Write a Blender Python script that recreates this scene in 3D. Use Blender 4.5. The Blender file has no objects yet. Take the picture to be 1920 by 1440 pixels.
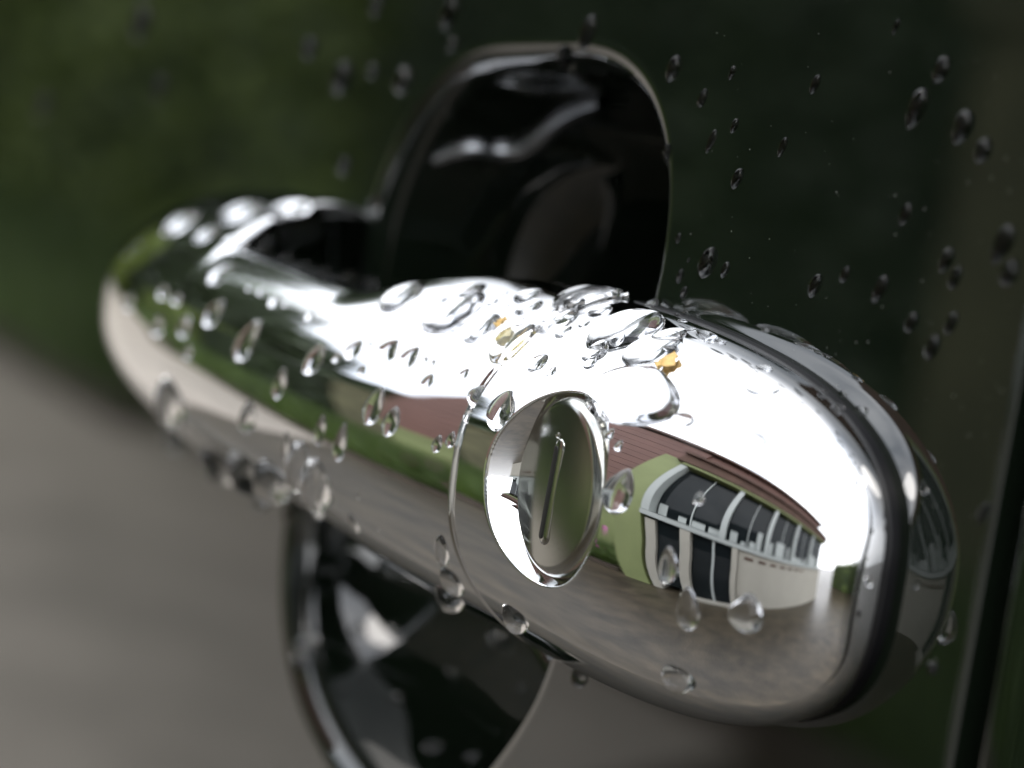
import bpy, math, random
import numpy as np
from mathutils import Vector, Matrix
from mathutils.bvhtree import BVHTree
R = math.radians
sc = bpy.context.scene
COL = sc.collection
CM = 0.01
H0 = 0.86            # height of the handle above the paving, metres
TILT = R(0.0)        # the door skin leans back by this much
def TL(P):           # handle frame (cm) -> leaned (cm)
    P = np.asarray(P, float); c, s = math.cos(TILT), math.sin(TILT)
    return np.stack([P[..., 0], c*P[..., 1]+s*P[..., 2], -s*P[..., 1]+c*P[..., 2]], -1)

# ------------------------------------------------------------ camera (positions given in cm round the handle)
def camera_frame(yaw, pitch, roll, dist, tx, tz):
    yaw, pitch, roll = R(yaw), R(pitch), R(roll)
    F = np.array([-math.sin(yaw)*math.cos(pitch), math.cos(yaw)*math.cos(pitch), -math.sin(pitch)])
    r = np.array([math.cos(yaw), math.sin(yaw), 0.0]); u = np.cross(r, F)
    r2 = math.cos(roll)*r + math.sin(roll)*u
    u2 = -math.sin(roll)*r + math.cos(roll)*u
    return np.array([tx, 0.0, tz]) - F*dist, r2, u2, F
CAM_C, CAM_R, CAM_U, CAM_F = camera_frame(64, 6.5, 9.0, 39.0, 1.6, 0.3)
FPX = 5300.0          # focal length in pixels of a 1920 wide picture
cd = bpy.data.cameras.new('camera'); cam = bpy.data.objects.new('camera', cd); COL.objects.link(cam)
_r, _u, _f, _c = TL(CAM_R), TL(CAM_U), TL(CAM_F), TL(CAM_C)
cam.matrix_world = Matrix((
    (_r[0], _u[0], -_f[0], _c[0]*CM),
    (_r[1], _u[1], -_f[1], _c[1]*CM),
    (_r[2], _u[2], -_f[2], _c[2]*CM + H0),
    (0, 0, 0, 1)))
cd.sensor_width = 36.0
cd.lens = FPX*36.0/1920.0
cd.clip_start = 0.01; cd.clip_end = 3000
cd.dof.use_dof = True
cd.dof.focus_distance = 0.335
cd.dof.aperture_fstop = 14.0
sc.camera = cam

# ------------------------------------------------------------ sky, sun, exposure
SUN_EL, SUN_ROT = 55, 150
w = bpy.data.worlds.new('World'); sc.world = w; w.use_nodes = True
nt = w.node_tree; nt.nodes.clear()
out = nt.nodes.new('ShaderNodeOutputWorld'); bg = nt.nodes.new('ShaderNodeBackground')
sky = nt.nodes.new('ShaderNodeTexSky'); sky.sky_type = 'NISHITA'; sky.sun_disc = False
sky.sun_elevation = R(SUN_EL); sky.sun_rotation = R(SUN_ROT)
sky.air_density = 1.0; sky.dust_density = 4.0; sky.ozone_density = 1.0
tc = nt.nodes.new('ShaderNodeTexCoord')
no = nt.nodes.new('ShaderNodeTexNoise'); no.inputs['Scale'].default_value = 1.6; no.inputs['Detail'].default_value = 5
nt.links.new(tc.outputs['Generated'], no.inputs['Vector'])
cr = nt.nodes.new('ShaderNodeValToRGB')
cr.color_ramp.elements[0].position = 0.35; cr.color_ramp.elements[0].color = (7.5, 8.1, 9.0, 1)
cr.color_ramp.elements[1].position = 0.62; cr.color_ramp.elements[1].color = (17.5, 17.8, 18.2, 1)
nt.links.new(no.outputs['Fac'], cr.inputs['Fac'])
mx = nt.nodes.new('ShaderNodeMix'); mx.data_type = 'RGBA'; mx.inputs['Factor'].default_value = 0.88
nt.links.new(sky.outputs['Color'], mx.inputs['A']); nt.links.new(cr.outputs['Color'], mx.inputs['B'])
nt.links.new(mx.outputs['Result'], bg.inputs['Color'])
bg.inputs['Strength'].default_value = 0.13
nt.links.new(bg.outputs['Background'], out.inputs['Surface'])
sl = bpy.data.lights.new('sun', 'SUN'); sl.energy = 0.6; sl.angle = R(25); sl.color = (1, 0.96, 0.9)
so = bpy.data.objects.new('sun', sl); COL.objects.link(so)
sdir = Vector((math.sin(R(SUN_ROT))*math.cos(R(SUN_EL)), math.cos(R(SUN_ROT))*math.cos(R(SUN_EL)), math.sin(R(SUN_EL))))
so.rotation_euler = sdir.to_track_quat('Z', 'Y').to_euler()
so.location = (2, -3, 6)
sc.view_settings.view_transform = 'Standard'; sc.view_settings.look = 'None'
sc.view_settings.gamma = 1; sc.view_settings.exposure = 0.75
sc.cycles.max_bounces = 16; sc.cycles.transmission_bounces = 12; sc.cycles.glossy_bounces = 10
sc.cycles.use_denoising = True

# ------------------------------------------------------------ helpers
def W(P):
    P = TL(np.asarray(P, float).reshape(-1, 3))*CM
    P[:, 2] += H0
    return P
def new_mesh_obj(name, V, F, mat=None, parent=None, smooth=True):
    me = bpy.data.meshes.new(name)
    me.from_pydata([tuple(v) for v in V], [], [tuple(f) for f in F])
    me.update()
    if smooth: me.polygons.foreach_set('use_smooth', [True]*len(me.polygons))
    if mat: me.materials.append(mat)
    o = bpy.data.objects.new(name, me); COL.objects.link(o)
    if parent: o.parent = parent
    return o
def grid_faces(n, m, close_j=False, off=0, flip=False):
    f = []
    mm = m if close_j else m-1
    for i in range(n-1):
        for j in range(mm):
            a = off+i*m+j; b = off+i*m+(j+1) % m; c = off+(i+1)*m+(j+1) % m; d = off+(i+1)*m+j
            f.append((a, b, c, d) if not flip else (a, d, c, b))
    return f
def tag(o, label=None, cat=None, group=None, kind=None):
    if label: o['label'] = label
    if cat: o['category'] = cat
    if group: o['group'] = group
    if kind: o['kind'] = kind
    return o
def empty(name, loc=(0, 0, 0)):
    o = bpy.data.objects.new(name, None); COL.objects.link(o); o.location = loc; o.empty_display_size = 0.02
    return o
def principled(name, **kw):
    m = bpy.data.materials.new(name); m.use_nodes = True
    b = m.node_tree.nodes['Principled BSDF']
    for k, v in kw.items():
        k = k.replace('_', ' ')
        b.inputs[k].default_value = v
    return m, b
def px_ray(x, y):
    d = CAM_F + CAM_R*(x-960)/FPX - CAM_U*(y-720)/FPX
    return CAM_C, d/np.linalg.norm(d)

# ------------------------------------------------------------ materials of the car
chrome, b = principled('chrome', Base_Color=(0.84, 0.845, 0.86, 1), Metallic=1.0, Roughness=0.02)
_t = chrome.node_tree; _n = _t.nodes.new('ShaderNodeTexNoise'); _n.inputs['Scale'].default_value = 90; _n.inputs['Detail'].default_value = 8
_co = _t.nodes.new('ShaderNodeTexCoord'); _t.links.new(_co.outputs['Object'], _n.inputs['Vector'])
_m = _t.nodes.new('ShaderNodeMapRange'); _m.inputs['From Min'].default_value = 0.45; _m.inputs['From Max'].default_value = 0.75
_m.inputs['To Min'].default_value = 0.012; _m.inputs['To Max'].default_value = 0.06
_t.links.new(_n.outputs['Fac'], _m.inputs['Value']); _t.links.new(_m.outputs['Result'], b.inputs['Roughness'])
paint, b = principled('dark_paint', Base_Color=(0.005, 0.008, 0.005, 1), Roughness=0.4, Coat_Weight=1.0, Coat_Roughness=0.015, Specular_IOR_Level=0.0)
b.inputs['Coat IOR'].default_value = 1.72
water_p, b = principled('darkened_water_on_paint', Base_Color=(0.16, 0.165, 0.16, 1), Roughness=0.0, IOR=1.333)  # darkness of drops on paint put into the colour, dims inner reflections
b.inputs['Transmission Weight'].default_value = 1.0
rubber, b = principled('black_rubber', Base_Color=(0.004, 0.004, 0.005, 1), Roughness=0.4, Specular_IOR_Level=0.3)
water, b = principled('water', Base_Color=(1, 1, 1, 1), Roughness=0.0, IOR=1.333)
b.inputs['Transmission Weight'].default_value = 1.0

# ------------------------------------------------------------ handle shape (cm)
NP_, NS_ = 3.0, 2.7           # plan and cross-section superellipse exponents
ZC = -0.36
Y0 = 0.16
C0 = 0.02                    # the sections are centred this far inside the door skin
NC_ = 2.9
XS = 5.40                     # seam between grip and lock cover
D_CAP, B_CAP, XC, A_CAP = 2.45, 2.44, 5.0, 6.52
DISH = (7.38, -0.12, 1.22, 1.14)      # centre x, z, radii of the dished lock surround
LEAN = R(2.3)                 # the handle's front face looks slightly down
def lean(P):
    c, s = math.cos(LEAN), math.sin(LEAN); Q = P.copy(); y = P[..., 1]; z = P[..., 2]-ZC
    Q[..., 1] = c*y-s*z; Q[..., 2] = ZC+0.06+s*y+c*z
    return Q
CYL = (7.36, -0.12, 1.07)             # lock cylinder
def sstep(a, b, x):
    t = np.clip((np.asarray(x, float)-a)/(b-a), 0, 1); return t*t*(3-2*t)
def prof(a, n):
    c, s = np.cos(a), np.sin(a)
    r = (np.abs(c)**n+np.abs(s)**n)**(-1/n)
    return c*r, s*r
TAPER = 0.29
def section(D, B, ph):
    """front profile of the handle from the lower door edge (ph=-pi/2) round the front to the upper one"""
    cy, sz = prof(ph, NS_)
    y = (D+C0)*cy-C0
    return y, B*sz*(1-TAPER*np.abs(cy)**1.7)*(1-0.085*np.exp(-(y/0.5)**2))
def cap_y(x, z):              # front surface depth of the lock cover, undished
    X = np.abs((x-XC)/A_CAP)
    rho = np.clip(1-X**NP_, 0, 1)**(1/NP_)
    q = np.clip(1-np.abs((z-ZC)/(B_CAP*rho+1e-9))**NS_, 0, 1)**(1/NS_)
    return -(Y0+(D_CAP-Y0)*rho*q)
def build_cap():
    nth, nph = 760, 620
    x_seam = (XS+0.03-XC)/A_CAP
    lo, hi = 0.01, math.pi/2
    for _ in range(60):
        m = (lo+hi)/2
        if prof(m, NC_)[0] > x_seam: lo = m
        else: hi = m
    th = np.concatenate([np.linspace(0.0, lo-0.03, nth-30), np.linspace(lo-0.03, lo, 31)[1:]])
    X, rho = prof(th, NC_)
    ph = np.linspace(-math.pi/2, math.pi/2, nph)
    cy, sz = prof(ph, NS_)
    x = XC+A_CAP*X
    edge = np.clip(1-(x-(XS+0.03))/0.06, 0, 1)
    shrink = 0.06*(1-np.sqrt(np.clip(1-edge**2, 0, 1)))
    P = np.zeros((nth, nph, 3))
    P[:, :, 0] = x[:, None]
    P = np.zeros((nth, nph, 3))
    P[:, :, 0] = x[:, None]
    P[:, :, 1] = C0-(((D_CAP-0.075*(x-XS))+C0)*rho-shrink)[:, None]*cy[None]
    P[:, :, 2] = ZC+((B_CAP*rho-shrink)[:, None]*(sz*(1-TAPER*np.abs(cy)**1.7)*(1-0.085*np.exp(-((cy-C0/(D_CAP+C0))/0.19)**2)))[None])
    # the dish round the lock cylinder
    q = np.hypot((P[:, :, 0]-DISH[0])/DISH[2], (P[:, :, 2]-DISH[1])/DISH[3])
    t = np.clip((1-q)/0.30, 0, 1)
    d = 0.52*(1-(1-t)**1.6)
    soft = sstep(1.035, 0.965, q)*0.012
    d = np.where(q < 1, np.maximum(d, 0), 0)+soft
    front = P[:, :, 1] < -1.0
    P[:, :, 1] += np.where(front, d, 0)
    return lean(P)
def y_front(x):
    """depth of the grip front line at x (cm)"""
    x = np.asarray(x, float)
    t = np.clip((5.4-x)/9.0, 0, 1)
    d = 2.44+0.70*(1-(1-t)**2)
    X = np.clip((-2.5-x)/8.6, 0, 1)
    return d*(1-X**NP_)**(1/NP_), (1-X**NP_)**(1/NP_)
def build_grip():
    a = np.concatenate([np.linspace(0, 1.2, 150)])
    # x samples: dense at the seam, at the foot and at the rounded end
    xe = -2.5-8.6*prof(np.linspace(0, math.pi/2, 150)[::-1], NP_)[0][::-1]   # from end to -2.5
    xe = np.sort(xe)
    xs = np.concatenate([xe, np.linspace(-2.5, 5.0, 160)[1:], np.linspace(5.0, XS-0.03, 40)[1:]])
    df, e = y_front(xs)
    bh = 2.44*e
    edge = np.clip(1-((XS-0.03)-xs)/0.06, 0, 1)
    shrink = 0.06*(1-np.sqrt(np.clip(1-edge**2, 0, 1)))
    thick = 0.80+1.25*sstep(-0.5, 5.4, xs)
    foot = sstep(-3.8, -4.3, xs)
    yr = -(df-thick)*(1-foot)-0.02*foot            # where the rear face lies
    yr = np.minimum(yr, -0.02)
    n1, n2 = 200, 60
    rows = []
    for k, x in enumerate(xs):
        D = max(df[k]-shrink[k], 1e-3); B = max(bh[k]-shrink[k], 1e-3)
        Dk = D-0.0
        yk = min(-yr[k], Dk*0.98)
        ph = np.linspace(-math.pi/2, math.pi/2, 1441)
        yy, zz = section(D, B, ph)
        Lt = 1.68+3.0*float(sstep(0.5, 5.2, x))+3.0*float(foot[k]); Lb = Lt+0.17
        Lz = np.where(zz > 0, Lt, Lb); az_ = np.abs(zz)+1e-6
        zz = np.sign(zz)*(az_**-9.0+Lz**-9.0)**(-1/9.0)
        ok = np.where(yy >= yk)[0]
        if len(ok) < 6: ok = np.arange(len(yy)//2-3, len(yy)//2+3)
        yy, zz = yy[ok[0]:ok[-1]+1], zz[ok[0]:ok[-1]+1]
        L = np.concatenate([[0], np.cumsum(np.hypot(np.diff(yy), np.diff(zz)))])
        q = np.linspace(0, L[-1], n1)
        yy, zz = np.interp(q, L, yy), np.interp(q, L, zz)
        # from the last point turn over with a round shoulder, run down the back, and turn in again
        ty, tz = yy[-4]-yy[-1], zz[-1]-zz[-4]        # rearwards (+) and up
        a0 = math.atan2(tz, ty)
        rho_ = min(0.22, 0.45*abs(zz[-1])+1e-4, 0.3*D+1e-4)
        al = np.linspace(a0, -math.pi/2, 24)
        da = (a0+math.pi/2)/23
        py = yy[-1]-np.concatenate([[0], np.cumsum(np.cos(al[:-1]-da/2)*rho_*da)])
        pz = zz[-1]+np.concatenate([[0], np.cumsum(np.sin(al[:-1]-da/2)*rho_*da)])
        mid = np.linspace(pz[-1], -pz[-1]+0, 14)[1:-1]
        by = np.concatenate([py[1:], np.full(12, py[-1]), py[::-1][:-1]])
        bz = np.concatenate([pz[1:], mid, -pz[::-1][:-1]])
        Y = np.concatenate([yy, by]); Z = np.concatenate([zz, bz])
        # mesh runs -y
        rows.append(np.stack([np.full(len(Y), x), -Y, ZC+Z], 1))
    A = np.array(rows); A[:, :, 2] += 0.10*sstep(4.5, -5.0, A[:, :, 0])
    return lean(A)

def cap_fan(V, F, ring, flip=False):
    c = np.mean([V[i] for i in ring], axis=0); V.append(c); k = len(V)-1
    n = len(ring)
    for i in range(n):
        a, b_ = ring[i], ring[(i+1) % n]
        F.append((a, b_, k) if not flip else (b_, a, k))
# ------------------------------------------------------------ the car
car = empty('car', (0, 0, H0)); tag(car, 'dark green glossy car seen close up at its chrome door handle', 'car')
def part(name, V, F, mat, parent, smooth=True):
    o = new_mesh_obj(name, W(V), F, mat, None, smooth)
    o.parent = parent
    m = parent.matrix_world if parent.parent is None else Matrix()
    o.matrix_parent_inverse = Matrix.Translation((0, 0, -H0))
    return o
CARP = []
P = build_grip(); n, m, _ = P.shape
V = [tuple(v) for v in P.reshape(-1, 3)]; F = grid_faces(n, m, True)
cap_fan(V, F, [(n-1)*m+j for j in range(m)], True); cap_fan(V, F, list(range(m)))
handle = part('door_handle', V, F, chrome, car)
GRIP_BV = BVHTree.FromPolygons([Vector(v) for v in V], F)
P = build_cap(); n, m, _ = P.shape
V = [tuple(v) for v in P.reshape(-1, 3)]; F = grid_faces(n, m, False)
cap_fan(V, F, [(n-1)*m+j for j in range(m)], True)
cover = new_mesh_obj('lock_cover', W(V), F, chrome, handle)
CAP_BV = BVHTree.FromPolygons([Vector(v) for v in V], F)
# lock cylinder
def revolve_xz(cx, cz, prof_pts, n=96, cyl_y=0):
    V = []; F = []
    for (r, y) in prof_pts:
        for k in range(n):
            a = 2*math.pi*k/n
            V.append((cx+r*math.cos(a), y, cz+r*math.sin(a)))
    F = grid_faces(len(prof_pts), n, True)
    cap_fan(V, F, [(len(prof_pts)-1)*n+j for j in range(n)])
    return V, F
cr_ = CYL[2]; yf = -2.10
pp = [(cr_, -1.2), (cr_, yf+0.19)]
for k in range(1, 13):
    a = math.pi/2*k/12
    pp.append((cr_-0.15*(1-math.cos(a)), yf+0.19-0.15*math.sin(a)))
for k in range(1, 14):
    r = (cr_-0.15)*(1-k/14)
    pp.append((r, yf+0.04-0.04*(1-(r/(cr_-0.15))**2)))
V, F = revolve_xz(CYL[0], CYL[1], pp)
satin_c, _b = principled('satin_chrome', Base_Color=(0.50, 0.50, 0.47, 1), Metallic=1.0, Roughness=0.16)
lock = new_mesh_obj('lock_cylinder', W(V), F, satin_c, handle)
slotm, _b = principled('slot_black', Base_Color=(0.01, 0.01, 0.01, 1), Roughness=0.5)
def pill(name, cx, cz, L, wd, y0, y1, ang, mt, bev):
    """rounded bar standing on the lock face, long axis near vertical"""
    V = []; F = []; n = 40
    for (o_, y) in ((0, y0), (0, y1+bev), (bev*0.3, y1+bev*0.3), (bev, y1), (wd*0.95, y1)):
        for k in range(n):
            a = 2*math.pi*k/n
            ex, ez = (wd-o_)*math.cos(a), (wd-o_)*math.sin(a)+(L-wd)*(1 if math.sin(a) >= 0 else -1)
            V.append((cx+ex*math.cos(ang)+ez*math.sin(ang), y, cz-ex*math.sin(ang)+ez*math.cos(ang)))
    F = grid_faces(5, n, True); cap_fan(V, F, [4*n+j for j in range(n)])
    return new_mesh_obj(name, W(V), F, mt, lock)
pill('slot_shutter', CYL[0]+0.02, CYL[1]-0.06, 0.64, 0.13, yf+0.1, yf-0.004, 0.04, satin_c, 0.03)
pill('key_slot', CYL[0]-0.03, CYL[1]-0.08, 0.56, 0.05, yf+0.1, yf-0.012, 0.04, slotm, 0.006)
# gasket under the cover: a band that follows the footprint
def band(outer, y0, y1, rr, closed=False):
    """outer: list of (x,z); a rounded band standing on the door from y0 out to y1"""
    V = []; F = []; K = 10
    c = np.mean(outer, axis=0)
    n = len(outer)
    nrm = []
    for i in range(n):
        a = np.array(outer[(i-1) % n] if closed or i > 0 else outer[i]); b_ = np.array(outer[(i+1) % n] if closed or i < n-1 else outer[i])
        t = b_-a; t /= np.linalg.norm(t)+1e-12; nn = np.array([t[1], -t[0]])
        if nn@(np.array(outer[i])-c) < 0: nn = -nn
        nrm.append(nn)
    for i in range(n):
        p = np.array(outer[i]); nn = nrm[i]
        sec = [(0, y0)]
        for k in range(K+1):
            a = math.pi*k/K
            sec.append((-rr+rr*math.cos(a) if False else -rr*(1-math.cos(a)), y1+rr*0.8-rr*0.8*math.sin(a)*1.0))
        sec.append((-2*rr, y0))
        for (o_, y) in sec:
            q = p+nn*o_; V.append((q[0], y, q[1]))
    m = K+3
    F = grid_faces(n, m, False)
    if closed:
        off = (n-1)*m
        for j in range(m-1): F.append((off+j, off+j+1, j+1, j))
    return V, F
th = np.linspace(-math.pi/2, math.pi/2, 181)
cx_, sz_ = prof(th, NC_)
outer = [(XC+(A_CAP+0.05)*a_, ZC+0.06+(B_CAP*0.92)*b_) for a_, b_ in zip(cx_, sz_)]
V, F = band(outer, 0.02, -Y0-0.005, 0.075)
gask = new_mesh_obj('rubber_seal', W(V), F, rubber, handle)

CUP_GLINT_PX = [(815, 300), (850, 283), (890, 276), (930, 283), (975, 283), (1010, 262), (1045, 232), (1085, 208), (1140, 190)]
# door skin with the finger cup pressed into it
CUP_PX = [(1262,200),(1250,400),(1240,560),(1040,1250),(990,1345),(945,1440),(590,1400),(535,1250),(523,1000),(690,390),(770,230),(850,130),(1060,85),(1180,120)]
CUP_XZ = [(4.92,4.43),(5.21,3.10),(5.35,2.05),(4.18,-3.03),(3.66,-3.87),(3.2,-4.7),(-3.3,-6.3),(-5.0,-5.48),(-5.9,-3.5),(-4.5,2.1),(-4.85,0.5),(-3.55,3.75),(-2.1,4.6),(-0.3,5.05),(1.6,5.15),(3.55,4.87),(1.2,-6.3),(-1.2,-6.8)]
CUPC = (-0.2, -0.7)
def cup_radius():
    a = []; r = []
    for x, z in CUP_XZ:
        a.append(math.atan2(z-CUPC[1], x-CUPC[0])); r.append(math.hypot(x-CUPC[0], z-CUPC[1]))
    a = np.array(a); r = np.array(r)
    K = 6; A = [np.ones_like(a)]
    for k in range(1, K+1): A += [np.cos(k*a), np.sin(k*a)]
    A = np.array(A).T
    reg = np.diag([0]+[0.004*(k//2+1)**2 for k in range(2*K)])
    c = np.linalg.solve(A.T@A+reg, A.T@r)
    def f(t):
        v = c[0]*np.ones_like(t)
        for k in range(1, K+1): v = v+c[2*k-1]*np.cos(k*t)+c[2*k]*np.sin(k*t)
        return v
    return f
CUPR = cup_radius()
XG = 13.2                      # door shut line
def bulge(x, z): return 0.0012*(z**2)+0.0004*np.maximum(-x, 0)**2*0
def build_door():
    na = 360
    t = np.linspace(0, 2*math.pi, na, endpoint=False)
    rr = CUPR(t); LIP = 0.5; DEP = 3.0
    rows = []
    ct, st = np.cos(t), np.sin(t)
    # bowl
    for s in np.linspace(0.0, 1.0, 60)[1:]:
        q = s
        r = (rr-LIP)*q
        y = DEP*(1-q**3.0)**0.6
        rows.append((r, DEP*(1-q**(3.0+4.5*sstep(-0.4, 0.5, st)))**0.6))
    rows = [(r, y) for r, y in rows]
    # lip: quarter round from the wall to the skin
    lip = []
    for k in range(0, 15):
        a = math.pi/2*k/14
        lip.append((rr-LIP*math.cos(a) if True else 0, np.full(na, LIP*(1-math.sin(a)))))
    # raise the bowl so that its wall ends where the lip starts
    rows = [(r, y+LIP) for r, y in rows[:-1]]+lip
    # skin out to a rectangle
    x0, x1, z0, z1 = -85.0, XG-0.22, -48.0, 32.0
    lim = []
    for a_, b_ in zip(ct, st):
        L = 1e9
        if a_ > 1e-9: L = min(L, (x1-CUPC[0])/a_)
        if a_ < -1e-9: L = min(L, (x0-CUPC[0])/a_)
        if b_ > 1e-9: L = min(L, (z1-CUPC[1])/b_)
        if b_ < -1e-9: L = min(L, (z0-CUPC[1])/b_)
        lim.append(L)
    lim = np.array(lim)
    for s in (np.linspace(0, 1, 40)[1:])**1.7:
        rows.append((rr+(lim-rr)*s, np.zeros(na)))
    V = [];
    for r, y in rows:
        x = CUPC[0]+r*ct; z = CUPC[1]+r*st
        yy = y+bulge(x, z)
        V += list(zip(x, yy, z))
    n = len(rows)
    F = grid_faces(n, na, True)
    # centre of the bowl
    V.append((CUPC[0], DEP+LIP, CUPC[1])); k = len(V)-1
    for j in range(na): F.append(((j+1) % na, j, k))
    return V, F
V, F = build_door()
door = new_mesh_obj('door_skin', W(V), F, paint, car)
DOOR_BV = BVHTree.FromPolygons([Vector(v) for v in V], F)
def tube(name, pts, rad, mt, parent):
    V = []; n = 14; N = len(pts)
    for i in range(N):
        t = (np.array(pts[min(i+1, N-1)])-np.array(pts[max(i-1, 0)])); t /= np.linalg.norm(t)
        a = np.cross(t, [0, 1, 0]); a /= np.linalg.norm(a); b_ = np.cross(t, a)
        rr_ = rad*(0.35+0.65*math.sin(math.pi*(i+.5)/N)**0.4)
        for k in range(n):
            w_ = 2*math.pi*k/n; V.append(tuple(np.array(pts[i])+a*rr_*math.cos(w_)+b_*rr_*math.sin(w_)))
    return new_mesh_obj(name, W(V), grid_faces(N, n, True), mt, parent)
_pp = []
for i in range(len(CUP_GLINT_PX)-1):
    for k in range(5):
        t = k/5; a, b_ = CUP_GLINT_PX[i], CUP_GLINT_PX[i+1]
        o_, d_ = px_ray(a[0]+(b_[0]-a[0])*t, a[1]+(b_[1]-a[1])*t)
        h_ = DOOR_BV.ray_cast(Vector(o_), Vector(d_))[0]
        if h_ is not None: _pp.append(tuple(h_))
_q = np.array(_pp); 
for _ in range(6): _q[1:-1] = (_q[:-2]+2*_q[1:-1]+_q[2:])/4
satin, _b = principled('glint_metal', Base_Color=(0.32, 0.33, 0.35, 1), Metallic=1.0, Roughness=0.22)
tube('cup_glint_strip', _q, 0.2, satin, door)  # added metal strip standing in for the white reflection in the cup
def strip(name, xs_, zs, f, mat, parent):
    V = [(x, f(x, z), z) for x in xs_ for z in zs]
    return new_mesh_obj(name, W(V), grid_faces(len(xs_), len(zs)), mat, parent)
zs = np.linspace(-48, 32, 60)
# rolled door edge and the wing panel beyond the shut line
ed = [(XG-0.22, 0.0)]+[(XG-0.22+0.09*math.sin(a), 0.09*(1-math.cos(a))) for a in np.linspace(0.2, math.pi/2, 8)]+[(XG-0.12, 2.5)]
V = [(x, y+bulge(x, z), z) for (x, y) in ed for z in zs]
new_mesh_obj('door_edge', W(V), grid_faces(len(ed), len(zs)), paint, car)
ed = [(XG+0.34, 2.5)]+[(XG+0.34+0.1*(1-math.cos(a)), 0.1*(1-math.sin(a))) for a in np.linspace(0, math.pi/2, 8)]+[(x, 0.0) for x in np.linspace(XG+1, 130, 16)]
V = [(x, y+bulge(x, z), z) for (x, y) in ed for z in zs]
new_mesh_obj('rear_wing', W(V), grid_faces(len(ed), len(zs)), paint, car)
def slab(name, pts, th, mt):
    n = len(pts); q = list(pts)+[(x, y+th, z) for x, y, z in pts]
    F = [tuple(range(n)), tuple(range(2*n-1, n-1, -1))]+[(i, i+n, (i+1) % n+n, (i+1) % n) for i in range(n)]
    return new_mesh_obj(name, W(q), F, mt, car, smooth=False)
glassm, _b = principled('dark_side_glass', Base_Color=(0.01, 0.012, 0.012, 1), Roughness=0.03)
slab('front_wing', [(-200, 3, -48), (-85.4, 1, -48), (-85.4, 1, 32), (-200, 5, 24)], 3, paint)
slab('sill', [(-200, 6, -66), (130, 6, -66), (130, 3, -48.4), (-200, 3, -48.4)], 5, rubber)
slab('side_window', [(-70, 2.4, 33), (XG+90, 2.4, 33), (XG+70, 14, 68), (-40, 14, 68)], 0.5, glassm)
slab('roof', [(-45, 14, 68.5), (XG+75, 14, 68.5), (XG+60, 60, 74), (-30, 60, 74)], 3, paint)
V = [(XG-0.6, 2.4, -40), (XG+1.0, 2.4, -40), (XG+1.0, 2.4, 30), (XG-0.6, 2.4, 30)]
new_mesh_obj('weather_seal', W(V), [(0, 1, 2, 3)], rubber, car)
for o in list(COL.objects):
    if o.parent is car or o.parent is handle or o.parent is door or o.parent is lock:
        o.matrix_parent_inverse = Matrix.Translation((0, 0, -H0)) if o.parent is car else Matrix.Identity(4)
#ENV
rng = random.Random(7)
def mat(name, col, rough=0.7, noise=None, bump=None, **kw):
    m, b = principled(name, Base_Color=(*col, 1), Roughness=rough, **kw)
    t = m.node_tree
    co = t.nodes.new('ShaderNodeTexCoord')
    if noise:
        n = t.nodes.new('ShaderNodeTexNoise'); n.inputs['Scale'].default_value = noise[0]; n.inputs['Detail'].default_value = 6
        n.inputs['Roughness'].default_value = 0.65
        t.links.new(co.outputs['Object'], n.inputs['Vector'])
        r = t.nodes.new('ShaderNodeValToRGB')
        r.color_ramp.elements[0].position = 0.3; r.color_ramp.elements[0].color = (*[c*noise[1] for c in col], 1)
        r.color_ramp.elements[1].position = 0.7; r.color_ramp.elements[1].color = (*[min(1, c*noise[2]) for c in col], 1)
        t.links.new(n.outputs['Fac'], r.inputs['Fac']); t.links.new(r.outputs['Color'], b.inputs['Base Color'])
    if bump:
        n2 = t.nodes.new('ShaderNodeTexNoise'); n2.inputs['Scale'].default_value = bump[0]; n2.inputs['Detail'].default_value = 4
        t.links.new(co.outputs['Object'], n2.inputs['Vector'])
        bp = t.nodes.new('ShaderNodeBump'); bp.inputs['Strength'].default_value = bump[1]; bp.inputs['Distance'].default_value = 0.01
        t.links.new(n2.outputs['Fac'], bp.inputs['Height']); t.links.new(bp.outputs['Normal'], b.inputs['Normal'])
    return m
M_pave = mat('wet_paving', (0.055, 0.044, 0.030), 0.36, (7.0, 0.62, 1.35), (70, 0.5))
M_soil = mat('soil', (0.05, 0.036, 0.025), 0.95, (20, 0.6, 1.5))
M_leaf = mat('leaf_green', (0.05, 0.10, 0.020), 0.5, (4, 0.5, 1.6))
M_leafd = mat('leaf_dark_green', (0.028, 0.044, 0.014), 0.5, (2, 0.5, 1.6))
M_leafl = mat('leaf_light_green', (0.13, 0.175, 0.03), 0.5, (3, 0.45, 1.5))
M_bark = mat('bark', (0.08, 0.06, 0.045), 0.9, (12, 0.6, 1.4))
M_clad = mat('red_brown_boards', (0.125, 0.057, 0.042), 0.6, (3, 0.85, 1.15))
M_green = mat('pale_green_paint', (0.20, 0.23, 0.09), 0.6, (3, 0.9, 1.1))
M_cream = mat('cream_paint', (0.38, 0.355, 0.30), 0.6, (3, 0.93, 1.05))
M_white = mat('white_frame', (0.38, 0.40, 0.38), 0.4)
M_glass = mat('window_glass', (0.010, 0.013, 0.014), 0.03, Specular_IOR_Level=0.2)
M_roof = mat('brown_roof', (0.085, 0.045, 0.030), 0.8, (6, 0.7, 1.3))
M_moss = mat('mossy_wall', (0.085, 0.080, 0.040), 0.9, (6, 0.6, 1.4))
M_grass = mat('grass_blades', (0.065, 0.105, 0.018), 0.5, (3, 0.5, 1.5))
M_pink = mat('pink_petals', (0.45, 0.09, 0.30), 0.6)

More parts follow.
